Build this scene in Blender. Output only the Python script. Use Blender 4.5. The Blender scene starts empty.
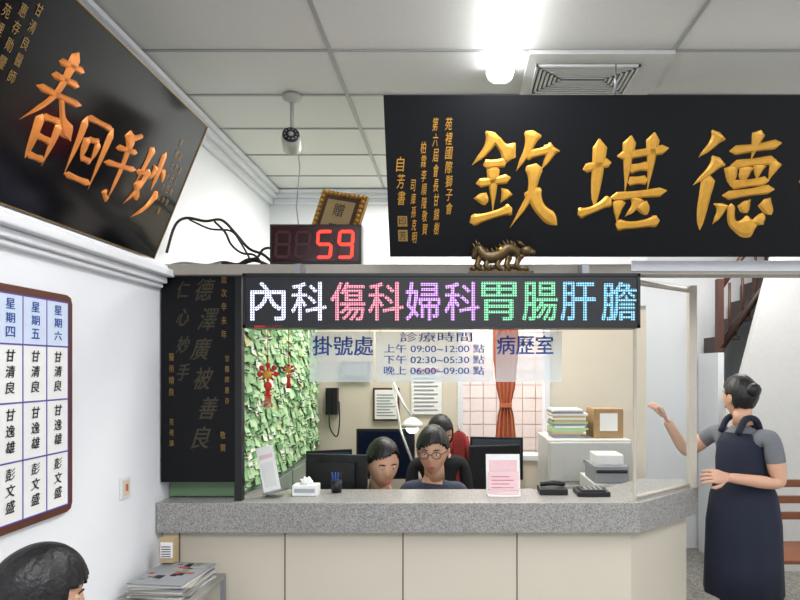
import bpy, math, random
from mathutils import Vector, Matrix, Euler
R=random.Random(7)
scn=bpy.context.scene
try:
    scn.view_settings.view_transform='Standard'
except Exception: pass
# ---------------------------------------------------------------- materials
def lin(h):
    h=h.lstrip('#'); o=[]
    for i in (0,2,4):
        c=int(h[i:i+2],16)/255
        o.append(c/12.92 if c<=0.04045 else ((c+0.055)/1.055)**2.4)
    return (*o,1)
MATS={}
def mat(name,hexc,rough=.6,metal=0,var=.06,scale=30,bump=0,emit=0,coat=0,spec=.5,trans=0):
    if name in MATS: return MATS[name]
    m=bpy.data.materials.new(name); m.use_nodes=True; nt=m.node_tree; N=nt.nodes; L=nt.links
    b=N['Principled BSDF']; c=lin(hexc)
    b.inputs['Roughness'].default_value=rough; b.inputs['Metallic'].default_value=metal
    b.inputs['Specular IOR Level'].default_value=spec
    b.inputs['Coat Weight'].default_value=coat; b.inputs['Coat Roughness'].default_value=.12
    tc=N.new('ShaderNodeTexCoord'); no=N.new('ShaderNodeTexNoise'); no.inputs['Scale'].default_value=scale
    no.inputs['Detail'].default_value=3
    L.new(tc.outputs['Object'],no.inputs['Vector'])
    mx=N.new('ShaderNodeMix'); mx.data_type='RGBA'
    mx.inputs['A'].default_value=tuple(x*(1-var) for x in c[:3])+(1,)
    mx.inputs['B'].default_value=tuple(min(1,x*(1+var)) for x in c[:3])+(1,)
    L.new(no.outputs['Fac'],mx.inputs['Factor']); L.new(mx.outputs['Result'],b.inputs['Base Color'])
    if bump:
        bp=N.new('ShaderNodeBump'); bp.inputs['Strength'].default_value=bump; bp.inputs['Distance'].default_value=.01
        L.new(no.outputs['Fac'],bp.inputs['Height']); L.new(bp.outputs['Normal'],b.inputs['Normal'])
    if emit:
        b.inputs['Emission Color'].default_value=c; b.inputs['Emission Strength'].default_value=emit
    if trans:
        b.inputs['Alpha'].default_value=1-trans
    MATS[name]=m; return m
def terrazzo(name,base,specks,scale=130):
    m=mat(name,base,.35,var=.05)
    nt=m.node_tree;N=nt.nodes;L=nt.links;b=N['Principled BSDF']
    v=N.new('ShaderNodeTexVoronoi'); v.inputs['Scale'].default_value=scale
    tc=[n for n in N if n.type=='TEX_COORD'][0]; L.new(tc.outputs['Object'],v.inputs['Vector'])
    cr=N.new('ShaderNodeValToRGB'); cr.color_ramp.interpolation='CONSTANT'
    e=cr.color_ramp.elements; e[0].color=lin(specks[0]); e[1].position=.2; e[1].color=lin(specks[1])
    for i,s in enumerate(specks[2:]):
        q=e.new(.45+i*.3); q.color=lin(s)
    sp=N.new('ShaderNodeSeparateColor'); L.new(v.outputs['Color'],sp.inputs['Color']); L.new(sp.outputs['Red'],cr.inputs['Fac'])
    L.new(cr.outputs['Color'],b.inputs['Base Color'])
    return m
def ledmat(name,hexc,strength,pitch=.0105,base='#050507'):
    m=bpy.data.materials.new(name); m.use_nodes=True; nt=m.node_tree; N=nt.nodes; L=nt.links
    b=N['Principled BSDF']; b.inputs['Base Color'].default_value=lin(base); b.inputs['Roughness'].default_value=.5
    tc=N.new('ShaderNodeTexCoord')
    sc=N.new('ShaderNodeVectorMath'); sc.operation='SCALE'; sc.inputs['Scale'].default_value=1/pitch; L.new(tc.outputs['Object'],sc.inputs[0])
    fr=N.new('ShaderNodeVectorMath'); fr.operation='FRACTION'; L.new(sc.outputs[0],fr.inputs[0])
    sb=N.new('ShaderNodeVectorMath'); sb.operation='SUBTRACT'; sb.inputs[1].default_value=(.5,.5,.5); L.new(fr.outputs[0],sb.inputs[0])
    ml=N.new('ShaderNodeVectorMath'); ml.operation='MULTIPLY'; ml.inputs[1].default_value=(1,1,0); L.new(sb.outputs[0],ml.inputs[0])
    ln=N.new('ShaderNodeVectorMath'); ln.operation='LENGTH'; L.new(ml.outputs[0],ln.inputs[0])
    mr=N.new('ShaderNodeMapRange'); mr.inputs['From Min'].default_value=.28; mr.inputs['From Max'].default_value=.50
    mr.inputs['To Min'].default_value=strength; mr.inputs['To Max'].default_value=strength*.08
    L.new(ln.outputs['Value'],mr.inputs['Value']); L.new(mr.outputs['Result'],b.inputs['Emission Strength'])
    b.inputs['Emission Color'].default_value=lin(hexc)
    return m
def glassmat(name,tint,alpha,rough=.02):
    m=bpy.data.materials.new(name); m.use_nodes=True; nt=m.node_tree; N=nt.nodes; L=nt.links
    b=N['Principled BSDF']; o=N['Material Output']
    b.inputs['Base Color'].default_value=lin(tint); b.inputs['Roughness'].default_value=rough
    t=N.new('ShaderNodeBsdfTransparent'); x=N.new('ShaderNodeMixShader'); x.inputs[0].default_value=alpha
    L.new(t.outputs[0],x.inputs[1]); L.new(b.outputs[0],x.inputs[2]); L.new(x.outputs[0],o.inputs['Surface'])
    return m
# ---------------------------------------------------------------- text cache
TC={}
def glyph(s):
    if s in TC: return TC[s]
    cu=bpy.data.curves.new('t','FONT'); cu.body=s; cu.size=1; cu.resolution_u=3
    ob=bpy.data.objects.new('t',cu); scn.collection.objects.link(ob)
    dg=bpy.context.evaluated_depsgraph_get(); dg.update()
    me=bpy.data.meshes.new_from_object(ob.evaluated_get(dg))
    v=[(p.co.x,p.co.y) for p in me.vertices]; f=[tuple(p.vertices) for p in me.polygons]
    bpy.data.objects.remove(ob); bpy.data.meshes.remove(me); bpy.data.curves.remove(cu)
    if not v: v=[(0,0)]
    TC[s]=(v,f); return TC[s]
# ---------------------------------------------------------------- builder
class MB:
    def __init__(s): s.v=[];s.f=[];s.m=[];s.sm=[];s.mats=[]
    def mi(s,m):
        if m not in s.mats: s.mats.append(m)
        return s.mats.index(m)
    def add(s,vs,fs,m,M=None,smooth=False):
        o=len(s.v); k=s.mi(m)
        for p in vs:
            p=Vector(p); s.v.append(M@p if M else p)
        for f in fs: s.f.append([o+i for i in f]); s.m.append(k); s.sm.append(smooth)
        return s
    def box(s,x0,y0,z0,x1,y1,z1,m,M=None):
        x0,x1=sorted((x0,x1));y0,y1=sorted((y0,y1));z0,z1=sorted((z0,z1))
        vs=[(x,y,z) for z in (z0,z1) for y in (y0,y1) for x in (x0,x1)]
        return s.add(vs,[(0,2,3,1),(4,5,7,6),(0,1,5,4),(2,6,7,3),(0,4,6,2),(1,3,7,5)],m,M)
    def prism(s,poly,z0,z1,m,M=None):
        n=len(poly); vs=[(x,y,z0) for x,y in poly]+[(x,y,z1) for x,y in poly]
        fs=[tuple(range(n))[::-1],tuple(range(n,2*n))]+[(i,(i+1)%n,n+(i+1)%n,n+i) for i in range(n)]
        return s.add(vs,fs,m,M)
    def tube(s,path,r,m,n=10,M=None,flat=1):
        P=[Vector(p) for p in path]; k=len(P); rr=r if isinstance(r,(list,tuple)) else [r]*k
        vs=[];fs=[]; up=None
        for i,p in enumerate(P):
            t=(P[min(i+1,k-1)]-P[max(i-1,0)]).normalized()
            if up is None:
                up=Vector((0,0,1)) if abs(t.z)<.9 else Vector((0,1,0))
            a=t.cross(up)
            if a.length<1e-4: a=t.cross(Vector((1,0,0)))
            a.normalize(); b=a.cross(t).normalized(); up=b
            for j in range(n):
                th=2*math.pi*j/n; vs.append(p+a*rr[i]*math.cos(th)+b*rr[i]*flat*math.sin(th))
        for i in range(k-1):
            for j in range(n):
                fs.append((i*n+j,i*n+(j+1)%n,(i+1)*n+(j+1)%n,(i+1)*n+j))
        fs.append(tuple(range(n))[::-1]); fs.append(tuple(range((k-1)*n,k*n)))
        return s.add(vs,fs,m,M,True)
    def lathe(s,prof,c,m,n=20,M=None,sx=1,sy=1):
        vs=[];fs=[];k=len(prof)
        for r,z in prof:
            for j in range(n):
                th=2*math.pi*j/n; vs.append((c[0]+sx*r*math.cos(th),c[1]+sy*r*math.sin(th),c[2]+z))
        for i in range(k-1):
            for j in range(n): fs.append((i*n+j,i*n+(j+1)%n,(i+1)*n+(j+1)%n,(i+1)*n+j))
        fs.append(tuple(range(n))[::-1]); fs.append(tuple(range((k-1)*n,k*n)))
        return s.add(vs,fs,m,M,True)
    def ball(s,c,r,m,M=None,n=14,fn=None):
        if not isinstance(r,(tuple,list)): r=(r,r,r)
        vs=[];fs=[];h=n//2+2
        for i in range(h+1):
            ph=math.pi*i/h
            for j in range(n):
                th=2*math.pi*j/n; d=(math.sin(ph)*math.cos(th),math.sin(ph)*math.sin(th),math.cos(ph))
                k=fn(d) if fn else 1
                vs.append((c[0]+r[0]*d[0]*k,c[1]+r[1]*d[1]*k,c[2]+r[2]*d[2]*k))
        for i in range(h):
            for j in range(n): fs.append((i*n+j,(i+1)*n+j,(i+1)*n+(j+1)%n,i*n+(j+1)%n))
        return s.add(vs,fs,m,M,True)
    def text(s,t,cx,cy,w,h,m,z=.002,M=None,shear=0,nib=None):
        v,f=glyph(t); xs=[p[0] for p in v];ys=[p[1] for p in v]
        x0,x1,y0,y1=min(xs),max(xs),min(ys),max(ys)
        W=max(x1-x0,1e-3);H=max(y1-y0,1e-3)
        kx=w/W; ky=h/H if h else kx
        if not w: kx=ky
        for q,(ox,oy) in enumerate(nib or [(0,0)]):
            vs=[(cx+(p[0]-(x0+x1)/2)*kx+shear*(p[1]-(y0+y1)/2)*ky+ox,cy+(p[1]-(y0+y1)/2)*ky+oy,z+q*.0002) for p in v]
            s.add(vs,f,m,M)
        return s
    def col(s,t,cx,ytop,size,pitch,m,z=.002,M=None,nib=None,w=None,shear=0):
        for i,ch in enumerate(t):
            if ch!=' ': s.text(ch,cx,ytop-pitch*i-size/2,w or size*.9,size,m,z,M,shear,nib)
    def brush(s,strokes,cx,cy,w,h,m,wid=.04,z=.001,M=None,relief=.008):
        for si,st in enumerate(strokes):
            P=[Vector((cx+(a-.5)*w,cy+(b-.5)*h,0)) for a,b in st]
            Q=[]; k=len(P)
            for i in range(k-1):
                p0=P[i-1] if i else P[0]*2-P[1]; p1=P[i];p2=P[i+1]; p3=P[i+2] if i+2<k else P[-1]*2-P[-2]
                for q in range(8):
                    t=q/8
                    Q.append(.5*((2*p1)+(p2-p0)*t+(2*p0-5*p1+4*p2-p3)*t*t+(3*p1-p0-3*p2+p3)*t**3))
            Q.append(P[-1]); n=len(Q); vs=[];fs=[]
            horiz=abs(P[-1].x-P[0].x)>abs(P[-1].y-P[0].y)
            fall=(P[-1].x<P[0].x) and not horiz
            press=horiz and P[-1].y<P[0].y-.05*h
            for i,p in enumerate(Q):
                u=i/(n-1); t=(Q[min(i+1,n-1)]-Q[max(i-1,0)]).normalized(); a=Vector((-t.y,t.x,0))
                base=.74 if horiz else 1.15
                pr=base*(.92+.45*math.exp(-(u/.13)**2)-.28*math.sin(math.pi*u))
                if fall: pr*=1-.85*u**1.3
                elif press: pr=.5+.95*math.exp(-((u-.78)/.22)**2)
                elif horiz: pr+=.42*math.exp(-((1-u)/.13)**2)
                else: pr+=.25*math.exp(-((1-u)/.2)**2)-.5*max(0,u-.9)*5
                e0=min(1,(u*n/1.6)**.7); e1=min(1,((1-u)*n/(4 if not horiz or press else 1.6))**.8)
                hw=wid*.5*pr*max(e0*e1,.05)
                off=a*hw*.18*math.sin(3*u+si)
                vs+= [p+a*hw+off+Vector((0,0,z)),p+a*hw*.55+off+Vector((0,0,z+relief*max(e0*e1,.15))),p-a*hw*.55+off+Vector((0,0,z+relief*max(e0*e1,.15))),p-a*hw+off+Vector((0,0,z))]
            for i in range(n-1):
                o=i*4; fs+=[(o,o+1,o+5,o+4),(o+1,o+2,o+6,o+5),(o+2,o+3,o+7,o+6)]
            s.add(vs,[f[::-1] for f in fs],m,M)
        return s
    def obj(s,name,M=None,parent=None,bevel=0):
        me=bpy.data.meshes.new(name); me.from_pydata([tuple(v) for v in s.v],[],s.f)
        for m in s.mats: me.materials.append(m)
        for p,k,q in zip(me.polygons,s.m,s.sm): p.material_index=k; p.use_smooth=q
        me.validate(); me.update()
        ob=bpy.data.objects.new(name,me); scn.collection.objects.link(ob)
        if M: ob.matrix_world=M
        if parent: ob.parent=parent
        if bevel:
            b=ob.modifiers.new('bevel','BEVEL'); b.width=bevel; b.segments=2; b.limit_method='ANGLE'; b.angle_limit=math.radians(40)
        return ob
def frame(o,x,y):
    x=Vector(x).normalized(); y=Vector(y).normalized(); z=x.cross(y).normalized()
    return Matrix((( x.x,y.x,z.x,o[0]),(x.y,y.y,z.y,o[1]),(x.z,y.z,z.z,o[2]),(0,0,0,1)))
def front(o): return frame(o,(1,0,0),(0,0,1))   # faces -Y
def leftw(o): return frame(o,(0,1,0),(0,0,1))   # faces +X
def empty(name,loc=(0,0,0)):
    e=bpy.data.objects.new(name,None); e.location=loc; scn.collection.objects.link(e); bpy.context.view_layer.update(); return e
def smooth(P,n=5):
    P=[Vector(p) for p in P];Q=[]
    for i in range(len(P)-1):
        p0=P[max(i-1,0)];p1=P[i];p2=P[i+1];p3=P[min(i+2,len(P)-1)]
        for q in range(n):
            t=q/n; Q.append(.5*((2*p1)+(p2-p0)*t+(2*p0-5*p1+4*p2-p3)*t*t+(3*p1-p0-3*p2+p3)*t**3))
    Q.append(P[-1]); return Q
# ---------------------------------------------------------------- palette
wallw=mat('wall_plaster_white','#EAECF0',.7,var=.02,scale=6,bump=.03)
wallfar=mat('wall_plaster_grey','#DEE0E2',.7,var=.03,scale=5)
cream=mat('office_wall_cream','#D6CCBA',.7,var=.04,scale=5)
trimw=mat('trim_white','#E2E4E8',.5,var=.02)
tilem=mat('ceiling_tile','#D8D8D3',.85,var=.04,scale=60)
gridm=mat('ceiling_grid','#9E9F9D',.5,.1)
black=mat('lacquer_black','#07080E',.16,var=.2,scale=4,coat=0,spec=.28)
blackm=mat('lacquer_black_matt','#090A0E',.5,var=.2,scale=5,spec=.22)
gold=mat('gold_leaf','#CF9A3A',.42,.4,var=.2,scale=50)
goldred=mat('gold_red_leaf','#E08A3E',.36,.4,var=.35,scale=14)
golddim=mat('gold_dim','#93753C',.5,.4)
plastk=mat('plastic_black','#121316',.4)
plastg=mat('plastic_grey','#8F9296',.5)
plastw=mat('plastic_white','#DEDFDC',.4)
chrome=mat('steel','#9A9DA0',.3,.8)
panelc=mat('counter_laminate','#D4CCBC',.5,var=.02,scale=4)
seamm=mat('seam_dark','#6A5848',.7)
paper=mat('paper_white','#ECECEA',.8,var=.02)
wood=mat('wood_brown','#5A2E1C',.45,var=.25,scale=12)
wooddk=mat('wood_dark','#2E1C14',.5,var=.25,scale=12)
red=mat('red_lacquer','#B81E1E',.5)
terr=terrazzo('counter_terrazzo','#8E8E8C',['#757472','#8B8A87','#9A9895','#A6A5A1'],230)
floorm=terrazzo('floor_terrazzo','#8A8880',['#77756E','#8B8981','#979488','#6C6A64'],60)
# ---------------------------------------------------------------- room shell
XL=-1.4; ZC=2.98
MB().box(XL-.12,-2.5,0,XL,5.6,ZC,wallw).obj('wall_left')
MB().box(3.0,-2.5,0,3.12,5.6,ZC,wallw).obj('wall_right')
MB().box(XL-.12,-2.5,-.1,3.12,5.72,0,floorm).obj('floor')
b=MB()
b.box(XL,4.55,0,.02,4.67,ZC,cream)
b.box(.72,4.55,0,1.45,4.67,ZC,cream)
b.box(.02,4.55,0,.72,4.67,.95,cream); b.box(.02,4.55,2.05,.72,4.67,ZC,cream)
b.obj('wall_back')
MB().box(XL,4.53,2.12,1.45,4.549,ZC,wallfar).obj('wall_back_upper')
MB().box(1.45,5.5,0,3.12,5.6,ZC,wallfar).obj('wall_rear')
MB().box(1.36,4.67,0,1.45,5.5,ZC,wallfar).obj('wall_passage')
b=MB(); b.box(XL-.12,-2.5,ZC,3.12,5.72,ZC+.1,tilem)
b.obj('ceiling')
b=MB()
for x in (-.524,.914,2.35): b.box(x-.009,-2.5,ZC-.006,x+.009,5.5,ZC+.001,gridm)
y=2.51-.41*12
while y<5.5:
    b.box(XL,y-.007,ZC-.005,3.0,y+.007,ZC+.001,gridm); y+=.41
b.obj('trim_ceiling_grid')
def mould(x,y0,y1,z,steps,name):
    b=MB()
    for (w,za,zb) in steps: b.box(x,y0,z+za,x+w,y1,z+zb,trimw)
    return b.obj(name,bevel=.006)
mould(XL,-2.5,4.53,ZC,[(.10,-.03,-.006),(.075,-.06,-.03),(.04,-.10,-.06)],'trim_crown_left')
mould(XL,-2.5,2.82,2.045,[(.03,-.02,0),(.05,0,.03),(.085,.03,.065),(.06,.065,.085)],'trim_cornice_left')
b=MB(); b.box(XL+.1,4.43,ZC-.03,1.45,4.53,ZC-.006,trimw); b.box(XL+.075,4.455,ZC-.06,1.45,4.53,ZC-.03,trimw); b.box(XL+.04,4.49,ZC-.1,1.45,4.53,ZC-.06,trimw)
b.obj('trim_crown_back',bevel=.006)
hb=mat('header_metal','#A39D94',.5,.1)
b=MB(); b.box(XL+.004,2.80,2.085,3.0,2.90,2.135,hb); b.box(.82,2.79,2.10,3.0,2.80,2.15,trimw)
b.obj('trim_header_beam',bevel=.004)
# ---------------------------------------------------------------- fluorescent lamps
tubem=mat('fluorescent_tube','#FAFBFF',.5,emit=17)
capm=mat('lamp_cap_glow','#F0F2F4',.5,emit=.9)  # end caps given their own glow so they look lit white
for (x,y0,y1) in ((.2,1.35,2.68),(1.9,.2,1.5),(-.6,-1.4,-.1),(.9,-1.4,-.1)):  # first lamp is in view; the other three are unseen, added for light
    b=MB(); b.box(x-.05,y0,ZC-.02,x+.05,y1,ZC-.006,plastw)
    b.prism([(-.060,-.02),(-.050,-.044),(-.027,-.060),(.027,-.060),(.050,-.044),(.060,-.02)],0,y1-y0-.03,tubem,M=Matrix(((1,0,0,x),(0,0,1,y0+.015),(0,1,0,ZC),(0,0,0,1))))
    for yy in (y0,y1-.015): b.prism([(-.062,-.006),(-.062,-.02),(-.052,-.046),(-.028,-.062),(.028,-.062),(.052,-.046),(.062,-.02),(.062,-.006)],0,.015,capm,M=Matrix(((1,0,0,x),(0,0,1,yy),(0,1,0,ZC),(0,0,0,1))))
    b.obj('fluorescent_lamp')
def area(name,loc,sx,sy,p,rot=(0,0,0),col=(1,1,1)):
    l=bpy.data.lights.new(name,'AREA'); l.shape='RECTANGLE'; l.size=sx; l.size_y=sy; l.energy=p; l.color=col
    o=bpy.data.objects.new(name,l); o.location=loc; o.rotation_euler=rot; scn.collection.objects.link(o); return o
area('lamp_light_front',(.2,2.0,2.88),.12,1.3,22,col=(.98,.98,1))
area('fill_light_rear',(0,-.6,2.88),1.6,1.2,70,col=(.98,.985,1))  # fill light added behind the camera, no known lamp there
area('fill_light_passage',(1.9,1.0,2.88),.3,1.2,25,col=(1,.99,.98))  # unseen area light filling the right side
area('fill_light_office',(.0,3.9,2.9),1.6,.5,50,col=(1,.97,.90))  # area light added to brighten the office, no fixture there
area('fill_light_stair',(2.1,4.4,2.9),.8,.6,27,col=(1,.98,.96))  # unseen area light that brightens the stair corner, no fixture modelled
w=bpy.data.worlds.new('World'); scn.world=w; w.use_nodes=True
w.node_tree.nodes['Background'].inputs[0].default_value=(.84,.89,1,1); w.node_tree.nodes['Background'].inputs[1].default_value=.85
# ---------------------------------------------------------------- air diffuser
b=MB(); dk=mat('vent_dark','#5A5D5F',.8)
x0,x1,y0,y1=.31,.92,2.50,2.88; z=ZC
b.box(x0,y0,z-.022,x1,y1,z-.006,mat('vent_plate','#CDCDC9',.5,.0))
vx0,vx1,vy0,vy1=.35,.80,2.58,2.85
b.box(vx0,vy0,z-.024,vx1,vy1,z-.0215,dk)
vr=mat('vent_ridge','#D4D4D1',.5)
for i in range(7):
    d=i*.019
    X0,X1,Y0,Y1=vx0+d,vx1-d,vy0+d,vy1-d; t=.010
    if Y1-Y0<.02: break
    for q in ((X0,Y0,X1,Y0+t),(X0,Y1-t,X1,Y1),(X0,Y0,X0+t,Y1),(X1-t,Y0,X1,Y1)):
        b.box(q[0],q[1],z-.034+i*.001,q[2],q[3],z-.024,vr)
b.obj('ceiling_air_vent')
# ---------------------------------------------------------------- cctv camera
b=MB(); cx,cy=-.793,2.92; camg=mat('camera_shell','#B4B2AA',.4)
b.lathe([(.045,0),(.045,-.015),(.02,-.03),(.012,-.035)][::-1],(cx,cy,ZC-.006),camg)
b.tube([(cx,cy,ZC-.03),(cx,cy,2.80)],.010,camg)
b.ball((cx,cy,2.80),.020,camg)
Mc=Matrix.Translation((cx,cy-.01,2.745))@Euler((math.radians(70),0,math.radians(12))).to_matrix().to_4x4()
b.lathe([(.03,-.05),(.044,-.045),(.046,.02),(.042,.045),(.03,.052)],(0,0,0),camg,M=Mc)
b.lathe([(.040,.0),(.040,.010),(.012,.012)],(0,0,.047),plastk,M=Mc)
b.ball((0,0,.056),.014,plastg,M=Mc)
for i in range(10):
    a=i*math.pi/5; b.ball((.028*math.cos(a),.028*math.sin(a),.058),.004,plastg,M=Mc,n=8)
b.tube([(cx+.01,cy+.03,2.80),(cx+.02,cy+.07,2.65),(cx-.0,cy+.08,2.45),(cx+.04,cy+.05,2.2),(cx+.05,2.92,2.136)],.003,plastg,6)
b.obj('security_camera')
# ---------------------------------------------------------------- brush characters
CH={
'qin':[[(.27,.98),(.18,.82),(.02,.66)],[(.27,.93),(.38,.82),(.52,.74)],[(.15,.66),(.42,.70)],[(.07,.48),(.47,.54)],[(.28,.68),(.27,.16)],[(.12,.38),(.18,.26)],[(.44,.42),(.36,.28)],[(.0,.08),(.30,.16),(.50,.23)],[(.70,1.0),(.65,.80),(.53,.60)],[(.62,.76),(.80,.80),(.95,.84)],[(.95,.84),(.91,.75),(.82,.62)],[(.76,.68),(.71,.38),(.48,.02)],[(.72,.44),(.82,.22),(1.04,.05)]],
'kan':[[(.02,.62),(.34,.69)],[(.18,.92),(.19,.24)],[(.0,.16),(.18,.22),(.38,.33)],[(.40,.75),(.98,.83)],[(.54,.95),(.53,.36)],[(.80,.98),(.79,.38)],[(.55,.62),(.78,.65)],[(.55,.49),(.78,.52)],[(.36,.33),(1.02,.41)],[(.48,.32),(.47,.07)],[(.46,.06),(.7,.06),(.98,.10)],[(.70,.34),(.66,.24),(.56,.14)],[(.72,.28),(.82,.16)]],
'de':[[(.22,.98),(.14,.86),(.02,.74)],[(.26,.74),(.16,.6),(.0,.46)],[(.16,.58),(.16,.0)],[(.36,.80),(.94,.88)],[(.68,1.0),(.62,.70)],[(.42,.66),(.43,.47)],[(.40,.66),(.92,.71)],[(.91,.71),(.87,.5)],[(.58,.66),(.58,.5)],[(.74,.68),(.73,.5)],[(.42,.47),(.88,.51)],[(.36,.36),(.96,.42)],[(.38,.28),(.36,.18),(.30,.06)],[(.48,.28),(.52,.08),(.66,.02),(.84,.06)],[(.84,.05),(.87,.18)],[(.62,.30),(.69,.18)],[(.86,.32),(.98,.16)]],
'ke':[[(-.1,.5),(.4,.52),(1,.6)],[(.5,.9),(.5,.1)]],
'chun':[[(.25,.85),(.75,.91)],[(.22,.72),(.76,.78)],[(.06,.57),(.94,.65)],[(.52,1.02),(.42,.6),(.02,.26)],[(.52,.62),(.72,.45),(1.0,.32)],[(.34,.40),(.34,.0)],[(.34,.38),(.69,.41)],[(.68,.42),(.66,.0)],[(.35,.21),(.66,.23)],[(.35,.04),(.66,.06)]],
'hui':[[(.14,.86),(.13,.08)],[(.12,.84),(.88,.90)],[(.87,.92),(.85,.04)],[(.13,.1),(.86,.13)],[(.36,.64),(.36,.36)],[(.35,.62),(.66,.65)],[(.65,.66),(.63,.36)],[(.36,.36),(.64,.38)]],
'shou':[[(.78,.97),(.55,.88),(.28,.84)],[(.18,.66),(.82,.75)],[(.02,.44),(.98,.56)],[(.52,.88),(.55,.5),(.50,.06)],[(.50,.06),(.42,.08),(.32,.16)]],
'miao':[[(.24,.95),(.18,.7),(.12,.46)],[(.12,.46),(.26,.34),(.38,.24)],[(.37,.68),(.28,.4),(.0,.12)],[(.0,.56),(.47,.65)],[(.70,1.0),(.70,.45)],[(.58,.76),(.54,.65),(.46,.55)],[(.82,.78),(.97,.62)],[(.95,.48),(.74,.22),(.38,.0)]],
}
RW=2.2; RH=.664
M=frame((-.2925,2.7,2.15),(1,0,0),(0,-.25,.615))
b=MB(); b.box(0,0,-.03,RW,RH,0,blackm)
def rx(u): return (u-455)*2.58/600+.2925
for k,u in (('qin',513),('kan',623),('de',736),('ke',850)):
    b.brush(CH[k],rx(u),.325,.37,.41,gold,.068,relief=.008)
def column(b,t,u,v0,v1,m,w=.028):
    y0=((368-v1)*2.58/600-.5)/.926; y1=((368-v0)*2.58/600-.5)/.926
    p=(y1-y0)/len(t); b.col(t,rx(u),y1,p*.86,p,m,w=w,shear=.12)
column(b,'苑裡國際獅子會',449,127,213,gold)
column(b,'第六屆會長甘錦樹',436,127,232,gold,.022)
column(b,'柏霖李順隆敬賀',424,147,232,gold,.022)
column(b,'司庫孫克明',413,180,240,gold,.02)
column(b,'自芳書',401,160,205,gold,.032)
b.box(rx(401)-.02,.07,.0,rx(401)+.022,.12,.002,golddim); b.box(rx(401)-.02,.135,0,rx(401)+.022,.18,.002,golddim)
b.text('芳',rx(401),.095,.03,.04,blackm,z=.003); b.text('印',rx(401),.158,.03,.036,blackm,z=.003)
for x in (.95,1.95):
    b.tube([(x,RH-.01,-.02),(x,RH+.12,-.05)],.004,chrome,6)
b.obj('calligraphy_plaque',M)
LW=2.01; LH=.645
M=frame((-1.360,.70,2.142),(0,1,0),(.24,0,.59))
b=MB(); b.box(0,0,-.03,LW,LH,0,black)
b.box(0,0,0,LW,.004,.003,golddim);b.box(0,LH-.004,0,LW,LH,.003,golddim);b.box(LW-.004,0,0,LW,LH,.003,golddim);b.box(0,0,0,.004,LH,.003,golddim)
for k,x,w_,h_,cy in (('miao',1.745,.20,.31,.28),('shou',1.545,.20,.31,.285),('hui',1.36,.19,.27,.275),('chun',1.150,.225,.36,.335)):
    b.brush(CH[k],x,cy,w_,h_,goldred,.042,relief=.006)
for i,t in enumerate(('民國七十八年','歲次己巳仲春','友人敬賀')): b.col(t,1.86+i*.035,.52-.05*i,.032,.05,golddim,w=.022)
for i,t in enumerate(('甘清良醫師','惠存勛鑒','苑裡鎮民敬贈')): b.col(t,.965-i*.045,.56-.03*i,.036,.05,golddim,w=.024)
b.obj('calligraphy_plaque',M)
bw,bh=.348,1.03
M=front((XL+.009,2.84,1.11))
b=MB(); b.box(0,0,-.03,bw,bh,0,blackm)
cg=mat('carved_olive','#3F3A2A',.5,.3)
b.col('歲次辛未年',bw-.05,bh-.05,.04,.065,golddim,w=.026)
for i,ch in enumerate('德澤廣被善良'): b.text(ch,.205+.02*math.sin(i*2),bh-.12-.14*i,.080,.105,cg,shear=.3,nib=[(0,0),(.003,.002)])
b.col('醫術精良',.05,bh-.42,.036,.055,golddim,w=.024)
for i,ch in enumerate('仁心妙手'): b.text(ch,.105,bh-.12-.13*i,.055,.08,cg,shear=.25,nib=[(0,0),(.003,.002)])
b.col('敬賀',bw-.055,.24,.035,.06,golddim,w=.025); b.col('甘醫師惠存',bw-.035,.6,.03,.05,golddim,w=.02); b.col('苑裡鎮',.05,.3,.03,.05,golddim,w=.02)
b.obj('carved_calligraphy_board',M)
# ---------------------------------------------------------------- LED sign
M=front((-.926,2.62,1.825)); lw,lh=1.734,.238
b=MB(); ledb=ledmat('led_off','#8890A0',.06)
b.box(0,0,-.13,lw,lh,-.001,plastk); b.box(.0,0,-.001,lw,.014,.006,plastk); b.box(0,lh-.012,-.001,lw,lh,.006,plastk); b.box(0,.0,-.001,.012,lh,.006,plastk); b.box(lw-.012,0,-.001,lw,lh,.006,plastk)
b.add([(.012,.014,0),(lw-.012,.014,0),(lw-.012,lh-.012,0),(.012,lh-.012,0)],[(0,1,2,3)],ledb)
cols=[ledmat('led_white','#E4E6FF',2.2),ledmat('led_pink','#FF98B0',1.9),ledmat('led_violet','#DFA4FF',2.0),ledmat('led_green','#8CF4B8',1.6),ledmat('led_cyan','#8CD6FA',1.8)]
us=[268,309,348,386,423,462,499,540,578,619]
nb=[(-.002,0),(.002,0),(0,.002)]
for i,ch in enumerate('內科傷科婦科胃腸肝膽'):
    b.text(ch,(us[i]-243)*2.62/600,.116,.150,.168,cols[i//2],z=.0012,nib=nb)
b.box(.05,.002,.006,.10,.010,.007,red); b.text('LED DISPLAY',.14,.007,.07,.007,red,z=.0075)
for x in (.2,1.5): b.box(x,lh,-.1,x+.03,lh+.05,-.08,chrome)
b.box(.2,lh-.01,-.19,.23,lh+.06,-.1,chrome); b.box(1.5,lh-.01,-.19,1.53,lh+.06,-.1,chrome)
b.obj('led_sign',M)
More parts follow.
